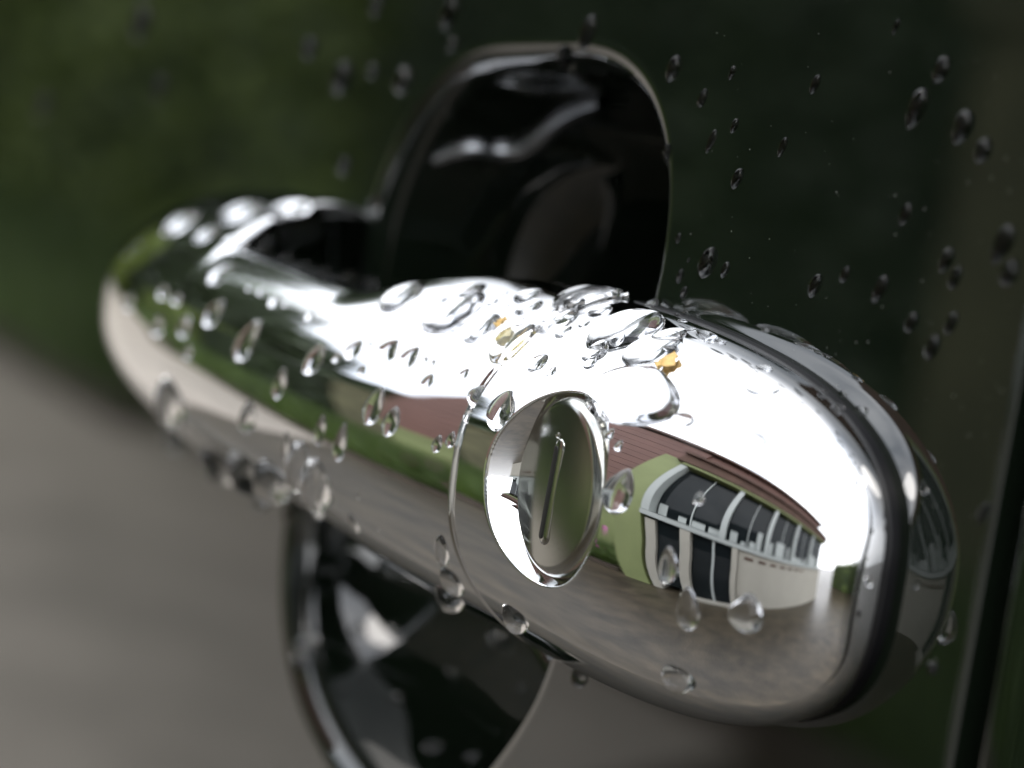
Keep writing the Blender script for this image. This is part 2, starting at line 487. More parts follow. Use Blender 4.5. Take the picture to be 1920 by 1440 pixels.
def boxes(name, bs, mt, parent=None):
    V = []; F = []
    for (x0, y0, z0, x1, y1, z1) in bs:
        k = len(V)
        V += [(x0, y0, z0), (x1, y0, z0), (x1, y1, z0), (x0, y1, z0), (x0, y0, z1), (x1, y0, z1), (x1, y1, z1), (x0, y1, z1)]
        F += [(k, k+3, k+2, k+1), (k+4, k+5, k+6, k+7), (k, k+1, k+5, k+4), (k+1, k+2, k+6, k+5), (k+2, k+3, k+7, k+6), (k+3, k, k+4, k+7)]
    o = new_mesh_obj(name, V, F, mt, parent, smooth=False)
    return o
# ground
g = new_mesh_obj('pale_concrete', [(-40, -1.6, 0.004), (-2.9, -1.89, 0.004), (-2.3, -0.9, 0.004), (-2.5, 1.5, 0.004), (-40, 1.5, 0.004)], [(0, 1, 2, 3, 4)],
    mat('pale_wet_concrete', (0.36, 0.315, 0.265), 0.42, (3.0, 0.75, 1.2), (40, 0.4)), smooth=False); tag(g, kind='structure')
g = new_mesh_obj('paving', [(-80, -80, 0), (80, -80, 0), (80, 80, 0), (-80, 80, 0)], [(0, 1, 2, 3)], M_pave, smooth=False)
tag(g, kind='structure')
g = boxes('planting_bed', [(-5.2, -2.50, -0.05, -1.42, -1.90, 0.05), (-40, -2.50, -0.05, -5.2, -1.64, 0.05)], M_soil); tag(g, kind='structure')
g = new_mesh_obj('lawn', [(-60, -60, 0.004), (-6.5, -60, 0.004), (-6.5, -3.3, 0.004), (-60, -3.3, 0.004)], [(0, 1, 2, 3)], mat('lawn_green', (0.05, 0.10, 0.02), 0.9, (6, 0.6, 1.4)), smooth=False)
tag(g, kind='structure')
g = boxes('kerb', [(-5.15, -1.895, 0, -1.35, -1.84, 0.05)], M_soil); tag(g, kind='structure')
_t = M_pave.node_tree; _b = _t.nodes['Principled BSDF']; _src = _b.inputs['Base Color'].links[0].from_socket
_co = _t.nodes.new('ShaderNodeTexCoord'); _mp = _t.nodes.new('ShaderNodeMapping'); _mp.inputs['Scale'].default_value = (1.6, 1.6, 1)
_n = _t.nodes.new('ShaderNodeTexNoise'); _n.inputs['Scale'].default_value = 2.2; _n.inputs['Detail'].default_value = 9; _n.inputs['Distortion'].default_value = 1.2
_t.links.new(_co.outputs['Object'], _mp.inputs['Vector']); _t.links.new(_mp.outputs['Vector'], _n.inputs['Vector'])
_r = _t.nodes.new('ShaderNodeValToRGB'); _r.color_ramp.elements[0].position = 0.38; _r.color_ramp.elements[0].color = (0.75, 0.75, 0.72, 1)
_r.color_ramp.elements[1].position = 0.62; _r.color_ramp.elements[1].color = (1.25, 1.22, 1.15, 1)
_x = _t.nodes.new('ShaderNodeMix'); _x.data_type = 'RGBA'; _x.blend_type = 'MULTIPLY'; _x.inputs['Factor'].default_value = 1.0
_t.links.new(_n.outputs['Fac'], _r.inputs['Fac']); _t.links.new(_src, _x.inputs['A']); _t.links.new(_r.outputs['Color'], _x.inputs['B'])
_t.links.new(_x.outputs['Result'], _b.inputs['Base Color'])
def leaf_cloud(pts, size, r, aspect=0.5, up=0.3):
    V = []; F = []
    for p in pts:
        a = r.uniform(0, 2*math.pi); e = r.uniform(-0.9, 0.9)
        d = Vector((math.cos(a)*math.cos(e), math.sin(a)*math.cos(e), math.sin(e)+up)).normalized()
        q = d.orthogonal().normalized(); q.rotate(Matrix.Rotation(r.uniform(0, 6.28), 3, d))
        L = size*r.uniform(0.6, 1.3); w_ = L*aspect*0.5
        p = Vector(p); k = len(V)
        V += [tuple(p-d*L*0.5), tuple(p+q*w_), tuple(p+d*L*0.5), tuple(p-q*w_)]
        F.append((k, k+1, k+2, k+3))
    return V, F
def tree(x, y, h, rad, mt, label, seed, n=13000, trunk=0.16):
    r = random.Random(seed)
    root = empty('tree', (x, y, 0)); tag(root, label, 'tree', 'trees beyond the driveway')
    clumps = []
    for k in range(22):
        a = r.uniform(0, 6.28); zz = r.uniform(0.06, 0.93)
        rr_ = rad*math.sin(math.pi*min(1, 0.25+0.75*zz))**0.6*r.uniform(0.15, 0.8)
        clumps.append((rr_*math.cos(a), rr_*math.sin(a), h*zz, rad*r.uniform(0.35, 0.6)))
    pts = []
    for i in range(n):
        c = r.choice(clumps)
        d = Vector((r.gauss(0, 1), r.gauss(0, 1), r.gauss(0, 1))).normalized()*c[3]*r.uniform(0.55, 1.0)
        pts.append((c[0]+d.x, c[1]+d.y, max(0.3, c[2]+d.z*1.1)))
    V, F = leaf_cloud(pts, 0.27, r)
    new_mesh_obj('crown', V, F, mt, root, smooth=False)
    V = []; rings = [(0, trunk*1.3), (0.5, trunk), (h*0.4, trunk*0.75), (h*0.75, trunk*0.3)]
    for z, rr_ in rings:
        for k in range(10):
            a = 2*math.pi*k/10; V.append((rr_*math.cos(a)+0.05*z*math.sin(seed), rr_*math.sin(a), z))
    F = grid_faces(len(rings), 10, True)
    new_mesh_obj('trunk', V, F, M_bark, root)
    return root
tree(-8.1, -4.1, 3.5, 1.25, M_leafd, 'second dark tree from the house, mirrored beside the sky gap', 1)
tree(-6.3, -4.6, 1.9, 0.9, M_leafd, 'lowest dark tree, rounded, closest to the low garden wall', 7, n=8000, trunk=0.08)
tree(-10.4, -3.9, 4.6, 1.7, M_leafd, 'third dark tree from the house, slimmer than the ones beyond it', 2)
tree(-13.6, -3.9, 6.2, 2.2, M_leafd, 'tall broad dark tree fourth from the house along the bed', 3)
tree(-18.5, -3.6, 8.8, 2.9, M_leaf, 'mid green tree behind the tall dark ones at the far end', 4)
tree(-15.0, -0.7, 8.4, 2.3, M_leafd, 'dark tree straight ahead of the car', 6)
tree(-11.5, -0.5, 3.2, 1.1, M_leafl, 'small light green tree in front of the tall one straight ahead', 5, n=6000)
def hedge(name_label, x0, x1, y0, y1, h, mt, seed, n, leaf=0.07, cat='hedge'):
    r = random.Random(seed)
    root = empty('hedge', ((x0+x1)/2, (y0+y1)/2, 0)); tag(root, name_label, cat)
    cx, cy = (x0+x1)/2, (y0+y1)/2
    core = boxes('stems', [(x0-cx+.12, y0-cy+.12, 0.0, x1-cx-.12, y1-cy-.12, h-.14)], M_leafd, root)
    pts = []
    for i in range(n):
        f = r.random()
        if f < 0.45: p = (r.uniform(x0, x1), y1-r.uniform(0, .16), r.uniform(0.02, h))
        elif f < 0.75: p = (r.uniform(x0, x1), r.uniform(y0, y1), h-r.uniform(0, .16))
        elif f < 0.9: p = (x1-r.uniform(0, .16), r.uniform(y0, y1), r.uniform(0, h))
        else: p = (x0+r.uniform(0, .16), r.uniform(y0, y1), r.uniform(0, h))
        w_ = 0.06*math.sin(p[0]*3+seed)+0.04*math.sin(p[0]*7.3)
        pts.append((p[0]-cx, p[1]-cy, p[2]+w_*(p[2]/h)))
    V, F = leaf_cloud(pts, leaf, r)
    new_mesh_obj('foliage', V, F, mt, root, smooth=False)
hedge('dark green hedge between the house and the trees', -6.3, -3.85, -3.9, -2.62, 1.3, M_leafd, 11, 14000, 0.09)
hedge('brighter green hedge running on behind the bed to the far end', -28, -6.5, -3.9, -2.55, 1.45, M_leafl, 13, 20000, 0.12)
hedge('bright green clipped hedge beyond the right end of the house', 4.6, 12, -1.4, 1.6, 1.15, M_leafl, 12, 12000, 0.09)
# low planting in the bed: grass like leaves
r = random.Random(21)
V = []; F = []
for i in range(26000):
    x = -1.45-abs(r.uniform(0, 1))**1.5*20; y = r.uniform(-2.48, -1.92+0.27*min(1, max(0, (-x-4)/1.5)))
    hgt = r.uniform(0.12, 0.30)*(1.0 if x < -2.4 else 0.7); a = r.uniform(0, 6.28); wd = 0.008; bx, by = r.gauss(0, .09), r.gauss(0, .09)
    dx, dy = math.cos(a)*wd, math.sin(a)*wd; k = len(V)
    V += [(x-dx, y-dy, 0.04), (x+dx, y+dy, 0.04), (x+bx, y+by, hgt)]; F.append((k, k+1, k+2))
gr = new_mesh_obj('grass_planting', V, F, M_grass, smooth=False); tag(gr, kind='stuff')
pts = [(-1.45-r.random()*1.3, r.uniform(-2.2, -1.85), r.uniform(.15, .36)) for i in range(16)]
V, F = leaf_cloud(pts, 0.045, r, 0.9); fl = new_mesh_obj('pink_blossoms', V, F, M_pink, smooth=False); tag(fl, kind='stuff')

# the house across the driveway
HY = -2.5; PY = -1.95
hs = empty('house', (0, HY, 0)); tag(hs, 'low house with red brown boards, green corner and glazed porch, mirrored in the chrome', 'house')
def hbox(name, bs, mt, parent=hs):
    return boxes(name, [(x0, y0-HY, z0, x1, y1-HY, z1) for (x0, y0, z0, x1, y1, z1) in bs], mt, parent)
WX0, WX1 = -3.12, 3.05
hbox('wall', [(WX0, -8, 0.0, WX1, HY-0.06, 3.05)], M_clad)
hbox('plinth', [(WX0-0.01, HY-0.059, 0.0, -1.25, HY-0.01, 0.449)], M_green)
nb = 15
for k in range(nb):                                  # boards over the green wall
    z0 = 0.52+k*(3.03-0.52)/nb; z1 = z0+(3.03-0.52)/nb-0.008
    hbox('board', [(WX0-0.03, HY-0.06, z0, -1.36, HY+0.004*(k % 2), z1)], M_clad)
hbox('plinth_cap', [(WX0-0.03, HY-0.06, 0.45, -1.36, HY+0.03, 0.51)], M_green)
PY = -1.75
TZ, AZ, FZ = 0.735, 1.88, 2.2                        # transom, window head and fascia heights
hbox('corner_post', [(-1.24, HY-0.06, 0.0, -1.00, PY-0.02, 2.0)], M_green)
hbox('porch_wall', [(-0.96, HY, 0.0, -0.87, PY-0.02, TZ-.04)], M_cream)
hbox('side_light', [(-0.86, PY-0.1, 0.1, -0.63, PY-0.05, TZ-.01)], M_glass)
hbox('porch_post', [(-0.62, PY-0.1, 0.0, -0.52, PY+0.02, TZ-.01)], M_cream)
dr = hbox('door', [(-0.51, PY-0.1, 0.02, -0.05, PY-0.05, TZ-.01)], M_glass)
hbox('door_frame', [(-0.29, PY-0.05, 0.02, -0.26, PY-0.02, TZ-.01)], M_white, None).parent = dr
hbox('porch_post', [(-0.04, PY-0.1, 0.0, 0.04, PY+0.02, TZ-.01)], M_cream)
hbox('porch_wall', [(0.05, HY, 0.0, WX1, PY-0.02, TZ-.01)], M_cream)
hbox('transom', [(-0.98, HY, TZ, WX1, PY+0.03, TZ+.07)], M_white)
hbox('doorstep', [(-0.65, PY+0.021, 0.0, 0.1, PY+0.10, 0.05)], M_cream)
wxs = [-0.95, -0.18, 0.50, 1.20, 2.0, 3.0]
rw_ = random.Random(31)
for k in range(5):
    x0, x1 = wxs[k], wxs[k+1]
    wn = hbox('window', [(x0+0.04, PY-0.14, TZ+.075, x1-0.04, PY-0.11, AZ)], M_glass)
    hbox('window_frame', [(x0-0.035, PY-0.14, TZ+.075, x0+0.035, PY+0.01, AZ+.01)], M_white, None).parent = wn
    xm = (x0+x1)/2
    hbox('glazing_bar', [(xm-0.007, PY-0.11, TZ+.075, xm+0.007, PY-0.09, AZ)], M_white, None).parent = wn
    for q in range(4):                               # pale things standing on the inner sill
        xa = x0+0.06+(x1-x0-0.12)*(q+rw_.uniform(0, .3))/4; wd_ = (x1-x0)/4*rw_.uniform(.35, .9); h_ = rw_.uniform(0.06, 0.42)
        hbox('blind', [(xa, PY-0.109, TZ+.08, xa+wd_, PY-0.095-0.002*q, TZ+.08+h_)], M_white, None).parent = wn
hbox('window_head', [(-0.98, PY-0.16, AZ+.02, WX1, PY+0.03, AZ+.06)], M_green)
hbox('porch_fascia', [(-1.06, HY, AZ+.07, WX1+.1, PY+0.05, FZ)], M_roof)
hbox('gutter', [(-1.08, PY+0.055, FZ-.08, WX1+.1, PY+0.10, FZ-.03)], M_roof)
for k in range(7):
    hbox('vent_slot', [(0.14+k*0.24, PY-0.021, 0.60, 0.28+k*0.24, PY-0.008, 0.64)], M_roof)
hbox('garden_wall', [(-3.6, HY-0.2, 0.0, WX0-0.04, HY-0.02, 1.16)], M_moss)
hbox('wall_coping', [(-3.63, HY-0.24, 1.162, WX0-0.04, HY+0.02, 1.21)], M_moss)
a_, b_ = WX0-.1, WX1+.3
V = [(a_, 0.06, 3.07), (b_, 0.06, 3.07), (b_, -2.7, 3.5), (a_, -2.7, 3.5), (a_, -5.6, 3.07), (b_, -5.6, 3.07),
     (a_, 0.06, 3.14), (b_, 0.06, 3.14), (b_, -2.7, 3.6), (a_, -2.7, 3.6), (a_, -5.6, 3.14), (b_, -5.6, 3.14)]
new_mesh_obj('roof', V, [(0, 1, 7, 6), (6, 7, 8, 9), (9, 8, 11, 10), (10, 11, 5, 4), (0, 6, 9, 3), (3, 9, 10, 4), (1, 2, 8, 7), (2, 5, 11, 8), (0, 3, 2, 1), (3, 4, 5, 2)], M_roof, hs, smooth=False)
#DROPS
bpy.context.view_layer.update()
_bm_V = []; _bm_F = []
for o in (handle, cover, lock, gask, door):
    k = len(_bm_V)
    _bm_V += [v.co.copy() for v in o.data.vertices]
    _bm_F += [tuple(k+i for i in p.vertices) for p in o.data.polygons]
    if o is cover: nf_h = len(_bm_F)
SURF = BVHTree.FromPolygons(_bm_V, _bm_F)            # metres, handle frame
def wray(x, y):
    d = CAM_F + CAM_R*(x-960)/FPX - CAM_U*(y-720)/FPX
    d = TL(d); c = TL(CAM_C)*CM; c[2] += H0
    return Vector(c), Vector(d).normalized()
def project(P):
    d = np.array(P)-np.array(cam.location_cache)
    return None
_C = Vector(TL(CAM_C)*CM+np.array([0, 0, H0])); _Rv = Vector(TL(CAM_R)); _Uv = Vector(TL(CAM_U)); _Fv = Vector(TL(CAM_F))
def proj2(P):
    d = P-_C; z = d.dot(_Fv); return Vector((960+FPX*d.dot(_Rv)/z, 720-FPX*d.dot(_Uv)/z))
DOWN = Vector((0, 0, -1))
def drop(px, py, size, el=1.0, label=None, sag=0.3, hgt=0.25, group=None, name='water_drop', seed=None, wob=0.09, mt=None, ang=0.0, tip=0.12, pw=0.55):
    """a bead of water on whatever lies at this spot; size = its longest visible dimension, el = length along gravity over width"""
    o_, d_ = wray(px, py)
    P, n, idx, dist = SURF.ray_cast(o_, d_)
    if P is None:
        print('MISS', px, py); return None
    if n.dot(d_) > 0: n = -n
    g = (DOWN-n*DOWN.dot(n))
    if g.length < 0.25: g = Vector((-0.2, -1, 0)); g = g-n*g.dot(n)
    g.normalize(); t = n.cross(g).normalized()
    if ang:
        q = Matrix.Rotation(ang, 3, n); g = q@g; t = q@t
    e = 0.001
    fg = (proj2(P+g*e)-proj2(P)).length/e; ft = (proj2(P+t*e)-proj2(P)).length/e
    if el >= 1.0:
        rg = size/2/max(fg, ft/el); rt = rg/el
    else:
        rt = size/2/max(ft, fg*el); rg = rt*el
    rt = min(rt, 0.008); rg = min(rg, 0.009)
    rr_ = random.Random(seed if seed is not None else int(px*7+py*13))
    big = size > 60
    na, nr = (48, 16) if big else ((32, 11) if size > 24 else (20, 7))
    w1, w2, p1, p2 = rr_.uniform(-wob, wob), rr_.uniform(-wob, wob), rr_.uniform(0, 6.28), rr_.uniform(0, 6.28)
    H = min(rt, rg)*hgt*2*0.62
    V = []; F = []
    base = []
    def surf(u, v):
        Q = P+t*(u*rt)+g*(v*rg)
        r0, _n, _i, _d = SURF.ray_cast(Q+n*0.004, -n)
        if r0 is None or (r0-Q).length > max(rt, rg)*1.1: return Q-n*0.0
        if _n.dot(n) < 0.55 or abs((r0-Q).dot(n)) > 0.28*max(rt, rg)+0.0001: return Q-n*(0.12*(u*u+v*v)*min(rt, rg))
        return r0
    for i in range(nr+1):
        rho = math.sin(math.pi/2*i/nr)
        for k in range(na):
            a = 2*math.pi*k/na
            f = 1+w1*math.cos(2*a+p1)+w2*math.cos(3*a+p2)
            u, v = rho*f*math.cos(a), rho*f*math.sin(a)
            u *= (1+0.44*sag*v)*(1-tip*v*v)          # narrower above, fuller below
            s0 = surf(u, v)
            h = H*max(0.0, (1-rho**2))**pw*(1+sag*v)
            V.append(s0+n*h-n*(0.00003 if i == nr else 0))
            if i == 0: break
    # index: vertex 0 = top, ring i starts at 1+(i-1)*na
    for k in range(na): F.append((0, 1+k, 1+(k+1) % na))
    for i in range(1, nr):
        A = 1+(i-1)*na; B = 1+i*na
        for k in range(na):
            F.append((A+k, B+k, B+(k+1) % na, A+(k+1) % na))
    B = 1+(nr-1)*na; off = len(V)
    for q_, rad_ in ((0, 0.66), (1, 0.33)):
        for k in range(na):
            c0 = V[B+k]; cc = V[0]
            a = 2*math.pi*k/na
            s0 = surf(rad_*math.cos(a), rad_*math.sin(a)); V.append(s0-n*0.00012)
    V.append(surf(0, 0)-n*0.00012)
    for k in range(na):
        F.append((B+(k+1) % na, B+k, off+k, off+(k+1) % na))
        F.append((off+(k+1) % na, off+k, off+na+k, off+na+(k+1) % na))
        F.append((off+na+(k+1) % na, off+na+k, off+2*na))
    me = bpy.data.meshes.new(name)
    me.from_pydata([tuple(v-P) for v in V], [], F); me.update()
    me.polygons.foreach_set('use_smooth', [True]*len(me.polygons))
    me.materials.append(mt or water)
    o = bpy.data.objects.new(name, me); COL.objects.link(o); o.location = P
    # make the faces look outwards
    if me.polygons[0].normal.dot(n) < 0: me.flip_normals()
    tag(o, label, 'water drop', group)
    return o
GT = 'water drops on top of the handle'; GF = 'water drops on the front of the grip'; GC = 'water drops on the lock cover'
GB = 'water drops hanging from the lower edge of the handle'; GD = 'water drops on the door paint'; GU = 'water drops inside the finger cup'
def many(group, rows, **kw):
    for rw in rows:
        px, py, sz, el, lab = rw[:5]; k2 = dict(kw)
        if len(rw) > 5: k2.update(rw[5])
        drop(px, py, sz, el, lab, group=group, **k2)
many(GT, [
 (869,551,92,1.0,'large clear bead on the grip top, left of the two overlapping big ones'),
 (755,555,104,1.0,'wide bead on the grip top edge where the row of blurred ones ends'),
 (852,583,140,1.0,'biggest bead on the grip, its lens shape touching the white reflection'),
 (905,613,88,1.0,'dark rimmed bead just left of the one holding the yellow petal'),
 (958,638,112,1.1,'bead with the yellow petal caught inside, left of the seam'),
 (990,555,62,1.0,'upper of two stacked beads behind the petal bead'),
 (993,577,58,1.0,'lower of two stacked beads behind the petal bead'),
 (946,551,16,1.0,'tiny bead on the dark edge of the grip top'),
 (924,567,26,1.0,'small flat bead right of the biggest grip bead'),
 (950,574,18,1.0,'tiny bead beside the two stacked beads'),
 (1105,557,126,1.0,'biggest clear dome by the seam, standing against the black cup'),
 (1127,583,46,1.0,'small bead tucked under the biggest dome at the seam'),
 (1056,582,30,1.0,'small bead left of the biggest dome at the seam'),
 (1046,600,84,1.0,'mid sized bead on the grip just left of the seam top'),
 (1095,608,22,1.0,'tiny bead touching the seam line'),
 (1056,622,36,1.0,'small bead on white chrome between petal bead and seam'),
 (980,597,13,1.0,'speck of water above the petal bead'),
 (853,618,18,1.0,'tiny bead under the biggest grip bead'),
 (880,635,20,1.0,'tiny bead left of the petal bead on white chrome'),
 (650,533,48,1.0,'left of two half blurred beads on the grip top edge'),
 (692,543,44,1.0,'right of two half blurred beads on the grip top edge'),
 (607,519,36,1.0,'blurred bead in the row along the grip top, fourth from the left'),
 (572,509,34,1.0,'blurred bead in the row along the grip top, third from the left'),
 (538,496,40,1.0,'blurred bead in the row along the grip top, second from the left'),
 (492,480,44,1.0,'blurred bead in the row along the grip top, leftmost'),
 (340,416,88,1.0,'large blurred bead at the far left end of the handle top'),
 (388,438,56,1.0,'blurred bead beside the large one at the far left end'),
 (455,396,100,1.0,'left of two big blurred beads on the far foot of the handle'),
 (545,392,84,1.0,'right of two big blurred beads on the far foot of the handle'),
 (430,452,30,1.0,'small blurred bead where grip and far foot meet'),
])
many(GC, [
 (1178,614,146,1.0,'largest bead on the lock cover top, just right of the seam'),
 (1216,575,46,1.0,'bead at the rear edge of the lock cover top'),
 (1203,589,28,1.0,'small bead behind the largest bead of the lock cover'),
 (1257,630,60,1.0,'upper bead of the merged pair on the lock cover top'),
 (1226,655,112,1.0,'wide flat bead of the merged pair above the orange flake'),
 (1119,659,56,1.0,'bead on white chrome just right of the seam middle'),
 (1008,680,48,1.0,'flat grey bead on white chrome above the lock'),
 (1108,680,32,1.0,'small grey bead on white chrome, right of the flat one'),
 (1034,697,24,1.0,'sliver of water on white chrome above the lock'),
 (1160,639,30,1.0,'small bead below the largest bead of the lock cover'),
 (1185,738,205,0.45,'long flattened puddle of water on white chrome right above the lock',dict(hgt=0.22)),
 (1276,590,22,1.0,'upper of two tiny beads at the rear edge of the lock cover'),
 (1280,601,22,1.0,'lower of two tiny beads at the rear edge of the lock cover'),
 (1297,618,20,1.0,'tiny bead on the dark band behind the orange flake'),
 (1326,630,40,0.5,'dark streak of water on the rear of the cover top'),
 (1352,641,18,0.6,'short dark streak right of the longer dark streak'),
 (1433,690,34,0.7,'small blurred bead above the wide one at the right shoulder'),
 (1430,728,64,0.6,'wide blurred bead on the right shoulder of the cover'),
 (1280,787,46,0.5,'thin crescent of water under the flattened puddle',dict(hgt=0.25)),
 (1408,824,58,0.5,'crescent of water on white chrome over the mirrored roof',dict(hgt=0.3)),
 (1143,815,27,1.5,'upper of two small beads on the mirrored red wall', dict(hgt=0.6, sag=0.35)),
 (1160,836,24,1.4,'lower of two small beads on the mirrored red wall', dict(hgt=0.6, sag=0.35)),
 (1160,921,88,1.25,'round bead like a ring on the mirrored red wall, right of the lock', dict(hgt=0.6, sag=0.35)),
 (941,769,86,1.4,'big bead between the seam and the top of the lock', dict(hgt=0.6, sag=0.35)),
 (1290,1142,78,1.6,'dark bead hanging below the mirrored porch door', dict(hgt=0.6, sag=0.35)),
 (1400,1150,72,1.1,'broad bead under the mirrored cream wall', dict(hgt=0.6, sag=0.35)),
 (1254,1060,68,1.6,'tall bead at the left edge of the mirrored porch', dict(hgt=0.6, sag=0.35)),
 (1572,766,22,1.0,'small bright bead near the rubber seal at the right shoulder', dict(hgt=0.6, sag=0.35)),
 (1545,735,20,1.0,'small bead higher up near the rubber seal', dict(hgt=0.6, sag=0.35)),
 (1312,935,26,1.2,'little bead over the mirrored window arch', dict(hgt=0.6, sag=0.35)),
 (1270,1272,62,0.8,'dark flat bead on the lower belly of the cover', dict(hgt=0.6, sag=0.35)),
 (1047,816,12,1.0,'tiny bead at the top of the key slot', dict(hgt=0.6, sag=0.35)),
 (1612,905,24,1.2,'small bead on white chrome close to the rubber seal', dict(hgt=0.6, sag=0.35)),
 (1628,1090,22,1.3,'small bead in front of the mirrored green hedge', dict(hgt=0.6, sag=0.35)),
 (965,1161,60,1.2,'bead crossing the seam at the bottom of the cover', dict(hgt=0.6, sag=0.35)),
 (946,1190,62,1.0,'lowest bead hanging at the foot of the seam', dict(hgt=0.6, sag=0.35)),
], )
many(GF, [
 (414,512,60,2.0,'blurred slanting bead high on the left of the grip front'),
 (468,541,14,1.2,'leftmost of four tiny beads in a row on the dark reflection'),
 (490,547,20,1.3,'second of four tiny beads in a row on the dark reflection'),
 (517,565,32,1.5,'largest of four tiny beads in a row on the dark reflection'),
 (536,571,14,1.2,'rightmost of four tiny beads in a row on the dark reflection'),
 (400,587,62,1.8,'blurred bead in the middle of the dark green reflection, left side'),
 (462,638,88,2.1,'tall bead with a bright lower half on the dark green reflection'),
 (583,592,27,1.5,'lone small bead on the dark reflection, near the white sky'),
 (590,672,70,1.8,'tadpole shaped bead with a long tail up to the right'),
 (632,670,24,1.4,'small bead right of the tadpole shaped one'),
 (664,655,48,1.5,'bead on the boundary of dark tree and white sky'),
 (693,646,16,1.1,'tiny bead on the white sky by the boundary one'),
 (679,695,24,1.5,'small bead under the boundary one'),
 (728,657,54,1.2,'wedge shaped bead at the start of the white reflection'),
 (767,671,56,1.5,'oval bead right of the wedge shaped one'),
 (797,675,18,1.3,'left of two tiny beads beside the oval one'),
 (811,681,18,1.3,'right of two tiny beads beside the oval one'),
 (802,715,36,1.4,'bead on the brown reflection, upper one'),
 (870,701,28,1.5,'bead on the brown reflection near the seam'),
 (701,761,78,1.9,'long bead crossing the green stripe, upper left of a pair'),
 (734,790,62,1.7,'shorter bead of the pair crossing the green stripe'),
 (820,832,36,1.6,'left of two beads at the end of the green stripe'),
 (845,825,34,1.6,'right of two beads at the end of the green stripe'),
 (893,742,46,1.4,'bead touching the left side of the seam, level with the lock top'),
 (880,781,34,1.6,'bead just below the one touching the seam'),
 (525,719,62,2.2,'tall narrow bead where the green stripe begins to blur'),
 (318,752,92,2.4,'tall dark blurred bead on the grey reflection, far left', dict(hgt=1.1, pw=0.45)),
 (322,806,34,1.0,'bright blurred bead under the tall dark one'),
 (464,781,58,2.8,'narrow dark bead alone on the grey reflection', dict(hgt=1.1, pw=0.45)),
 (601,804,58,2.6,'narrow bead left of the long one under the green stripe'),
 (638,829,76,2.6,'long narrow bead under the green stripe'),
 (535,838,62,4.0,'thin sliver of water on the grey reflection'),
 (561,875,92,2.6,'left of two long dark beads on the lower grip', dict(hgt=1.1, pw=0.45)),
 (592,910,100,2.6,'right of two long dark beads on the lower grip', dict(hgt=1.1, pw=0.45)),
 (508,902,92,2.2,'long dark bead at the grip bottom, third from the left', dict(hgt=1.1, pw=0.45)),
 (462,882,84,2.0,'long dark bead at the grip bottom, second from the left', dict(hgt=1.1, pw=0.45)),
 (415,872,84,2.0,'long dark bead at the grip bottom, first from the left', dict(hgt=1.1, pw=0.45)),
 (306,548,28,1.2,'blurred bright bead on the rounded left end, upper'),
 (331,561,24,1.2,'blurred faint bead right of the upper one at the left end'),
 (296,610,38,1.3,'brightest blurred bead on the rounded left end'),
 (346,612,46,1.5,'blurred brownish bead right of the brightest one at the left end'),
 (242,566,30,1.2,'faint blurred bead at the outermost left of the grip'),
 (353,660,26,1.2,'faint blurred bead on the edge of the grey reflection'),
 (670,931,16,2.4,'tiny vertical sliver on the lower grip'),
 (662,980,40,2.6,'narrow dark bead low on the grip'),
 (710,993,8,1.5,'speck of water low on the grip'),
 (828,1031,60,2.2,'clear bead standing just left of the seam bottom'),
], hgt=0.6, sag=0.3, ang=-0.3, tip=0.3)
many(GB, [
 (846,1090,62,1.6,'bead under the clear one at the seam bottom, on the grip edge'),
 (843,1122,62,1.3,'lowest bead at the grip bottom left of the seam'),
 (597,962,24,1.0,'bright blurred bead at the grip bottom under the long dark pair'),
 (545,962,36,1.0,'bright blurred bead at the grip bottom, middle of the cluster'),
 (490,938,34,1.0,'blurred bead at the grip bottom left of the cluster'),
 (620,992,40,1.0,'dim bead on the grip underside right of the cluster'),
 (330,830,40,1.0,'blurred bead hanging at the far lower left of the grip'),
 (1086,1268,44,1.2,'bead hanging under the cover in front of the door edge of the cup'),
], hgt=0.7)
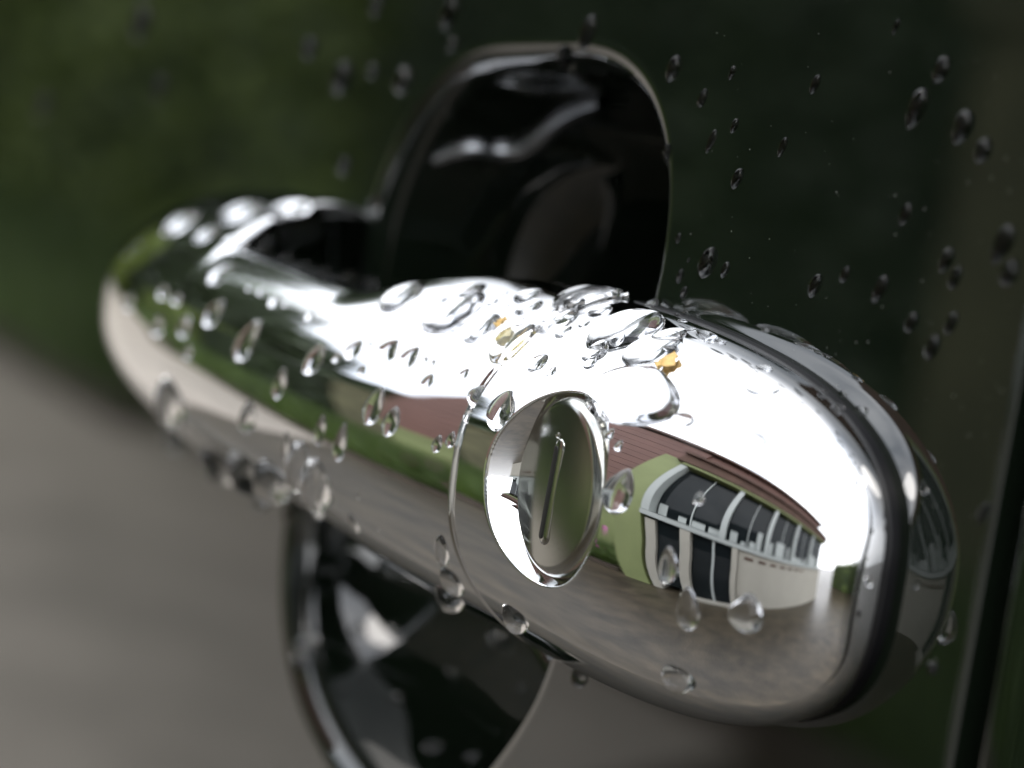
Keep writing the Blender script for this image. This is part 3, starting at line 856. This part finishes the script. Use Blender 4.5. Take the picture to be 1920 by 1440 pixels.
many(GD, [
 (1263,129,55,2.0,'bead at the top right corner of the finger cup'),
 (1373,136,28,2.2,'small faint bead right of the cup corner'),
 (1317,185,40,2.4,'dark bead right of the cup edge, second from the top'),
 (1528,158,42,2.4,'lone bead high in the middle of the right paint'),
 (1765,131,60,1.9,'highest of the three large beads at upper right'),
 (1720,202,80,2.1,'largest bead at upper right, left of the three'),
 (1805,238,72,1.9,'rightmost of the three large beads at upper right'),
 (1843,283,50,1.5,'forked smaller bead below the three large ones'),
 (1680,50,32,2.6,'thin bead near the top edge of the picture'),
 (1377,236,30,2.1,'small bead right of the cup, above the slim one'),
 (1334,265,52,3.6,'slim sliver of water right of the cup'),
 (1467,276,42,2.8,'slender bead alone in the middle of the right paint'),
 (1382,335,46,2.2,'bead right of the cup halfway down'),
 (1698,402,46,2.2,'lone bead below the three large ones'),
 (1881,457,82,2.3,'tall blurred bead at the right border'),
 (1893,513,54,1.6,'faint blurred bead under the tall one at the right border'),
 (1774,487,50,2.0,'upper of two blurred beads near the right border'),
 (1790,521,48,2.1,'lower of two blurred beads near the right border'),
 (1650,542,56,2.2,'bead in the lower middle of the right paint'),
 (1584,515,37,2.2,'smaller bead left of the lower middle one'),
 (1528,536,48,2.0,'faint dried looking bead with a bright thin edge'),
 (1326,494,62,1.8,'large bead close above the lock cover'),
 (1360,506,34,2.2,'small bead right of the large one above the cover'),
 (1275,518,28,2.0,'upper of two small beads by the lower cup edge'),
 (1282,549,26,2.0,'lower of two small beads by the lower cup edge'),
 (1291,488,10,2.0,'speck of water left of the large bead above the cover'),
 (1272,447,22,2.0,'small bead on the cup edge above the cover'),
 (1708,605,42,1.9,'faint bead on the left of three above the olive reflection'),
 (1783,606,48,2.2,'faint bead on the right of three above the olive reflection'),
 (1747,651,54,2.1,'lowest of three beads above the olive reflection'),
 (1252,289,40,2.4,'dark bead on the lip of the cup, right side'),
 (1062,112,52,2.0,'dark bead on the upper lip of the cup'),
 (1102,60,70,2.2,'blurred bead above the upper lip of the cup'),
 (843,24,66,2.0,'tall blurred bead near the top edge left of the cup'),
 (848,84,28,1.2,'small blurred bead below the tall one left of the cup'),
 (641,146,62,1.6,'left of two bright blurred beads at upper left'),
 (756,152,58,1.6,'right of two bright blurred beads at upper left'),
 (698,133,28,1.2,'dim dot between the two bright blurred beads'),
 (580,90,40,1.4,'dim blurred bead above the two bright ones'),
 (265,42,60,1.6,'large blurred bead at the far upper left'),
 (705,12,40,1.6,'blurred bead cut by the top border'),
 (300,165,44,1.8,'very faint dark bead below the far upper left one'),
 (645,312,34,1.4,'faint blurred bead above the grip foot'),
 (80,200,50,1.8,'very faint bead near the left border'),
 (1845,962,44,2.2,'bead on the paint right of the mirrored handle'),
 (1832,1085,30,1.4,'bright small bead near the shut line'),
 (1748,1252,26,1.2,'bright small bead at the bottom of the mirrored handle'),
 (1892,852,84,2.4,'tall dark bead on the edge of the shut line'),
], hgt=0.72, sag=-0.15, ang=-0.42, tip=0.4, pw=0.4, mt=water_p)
many(GU, [
 (977,1288,26,1.0,'bright dot in the lower part of the cup, near its right edge'),
 (671,1180,30,1.0,'dim dot in the cup under the grip'),
 (738,1178,24,1.0,'very dim dot in the cup right of the dim one'),
 (849,1260,24,1.0,'dim dot in the middle of the lower cup'),
 (744,1310,26,1.0,'dim dot over the white reflection in the cup'),
 (637,1298,24,1.0,'dim dot left of the white reflection in the cup'),
 (575,1215,90,1.8,'large blurred bead on the left lip of the cup'),
 (812,1402,40,0.8,'blurred bead at the bottom of the cup'),
 (884,1420,34,1.0,'blurred bead at the bottom border inside the cup'),
])
# petals caught in the water
def flake(px, py, lx, ly, lift, label, seed, mt):
    o_, d_ = wray(px, py); P, n, idx, dist = SURF.ray_cast(o_, d_)
    if n.dot(d_) > 0: n = -n
    a = Vector((0, -1, 0)); a = (a-n*a.dot(n)).normalized(); b_ = n.cross(a)
    r = random.Random(seed); V = []; F = []; N = 14; M = 9
    for side in (0, 1):
        for i in range(N):
            for j in range(M):
                u = i/(N-1)*2-1; v = j/(M-1)*2-1
                w_ = math.sqrt(max(0.02, 1-u*u*0.92))*(1+0.18*math.sin(5*u+seed))
                h = lift+0.0004*math.sin(3.1*u+seed)*math.cos(2.3*v)+0.00012*math.sin(9*u+7*v)-(0.00007 if side else 0)
                V.append(tuple(a*(u*lx)+b_*(v*ly*w_)+n*h))
    F = grid_faces(N, M)+grid_faces(N, M, off=N*M, flip=True)
    bd = [i*M for i in range(N)]+[(N-1)*M+j for j in range(1, M)]+[i*M+M-1 for i in range(N-2, -1, -1)]+[j for j in range(M-2, 0, -1)]
    for k in range(len(bd)):
        p, q = bd[k], bd[(k+1) % len(bd)]
        F.append((p, q, q+N*M, p+N*M))
    o = new_mesh_obj('petal_flake', V, F, mt); o.location = P
    tag(o, label, 'petal')
M_pet = mat('petal_yellow', (0.9, 0.72, 0.38), 0.6, (900, 0.7, 1.3))
M_pet2 = mat('petal_orange', (0.80, 0.55, 0.22), 0.6, (700, 0.7, 1.2))
flake(950, 636, 0.0012, 0.0009, 0.0006, 'pale yellow crumpled petal soaking inside a bead beside the seam', 3, M_pet)
flake(948, 618, 0.0009, 0.0005, 0.0013, 'pale orange petal tip poking out above the petal bead', 5, M_pet2)
flake(1254, 683, 0.0014, 0.0012, 0.0006, 'small orange petal flake on the bright lock cover', 8, M_pet2)
# dust and mist specks on the paint
r = random.Random(5); V = []; F = []
M_dust = mat('dust', (0.35, 0.35, 0.33), 0.9)
for i in range(150):
    x = r.uniform(5.6, 13.0); z = r.gauss(2.6, 2.2)
    if z < -3.5: continue
    s_ = r.choice((0.003, 0.004, 0.005, 0.008)); k = len(V)
    for q in range(5):
        a = 6.28*q/5; V.append((x+s_*1.3*math.cos(a), bulge(x, z)-0.003, z+s_*math.sin(a)))
    V.append((x, bulge(x, z)-0.006-s_*0.3, z))
    for q in range(5): F.append((k+q, k+(q+1) % 5, k+5))
o = new_mesh_obj('dust_specks', W(V), F, M_dust); tag(o, kind='stuff')
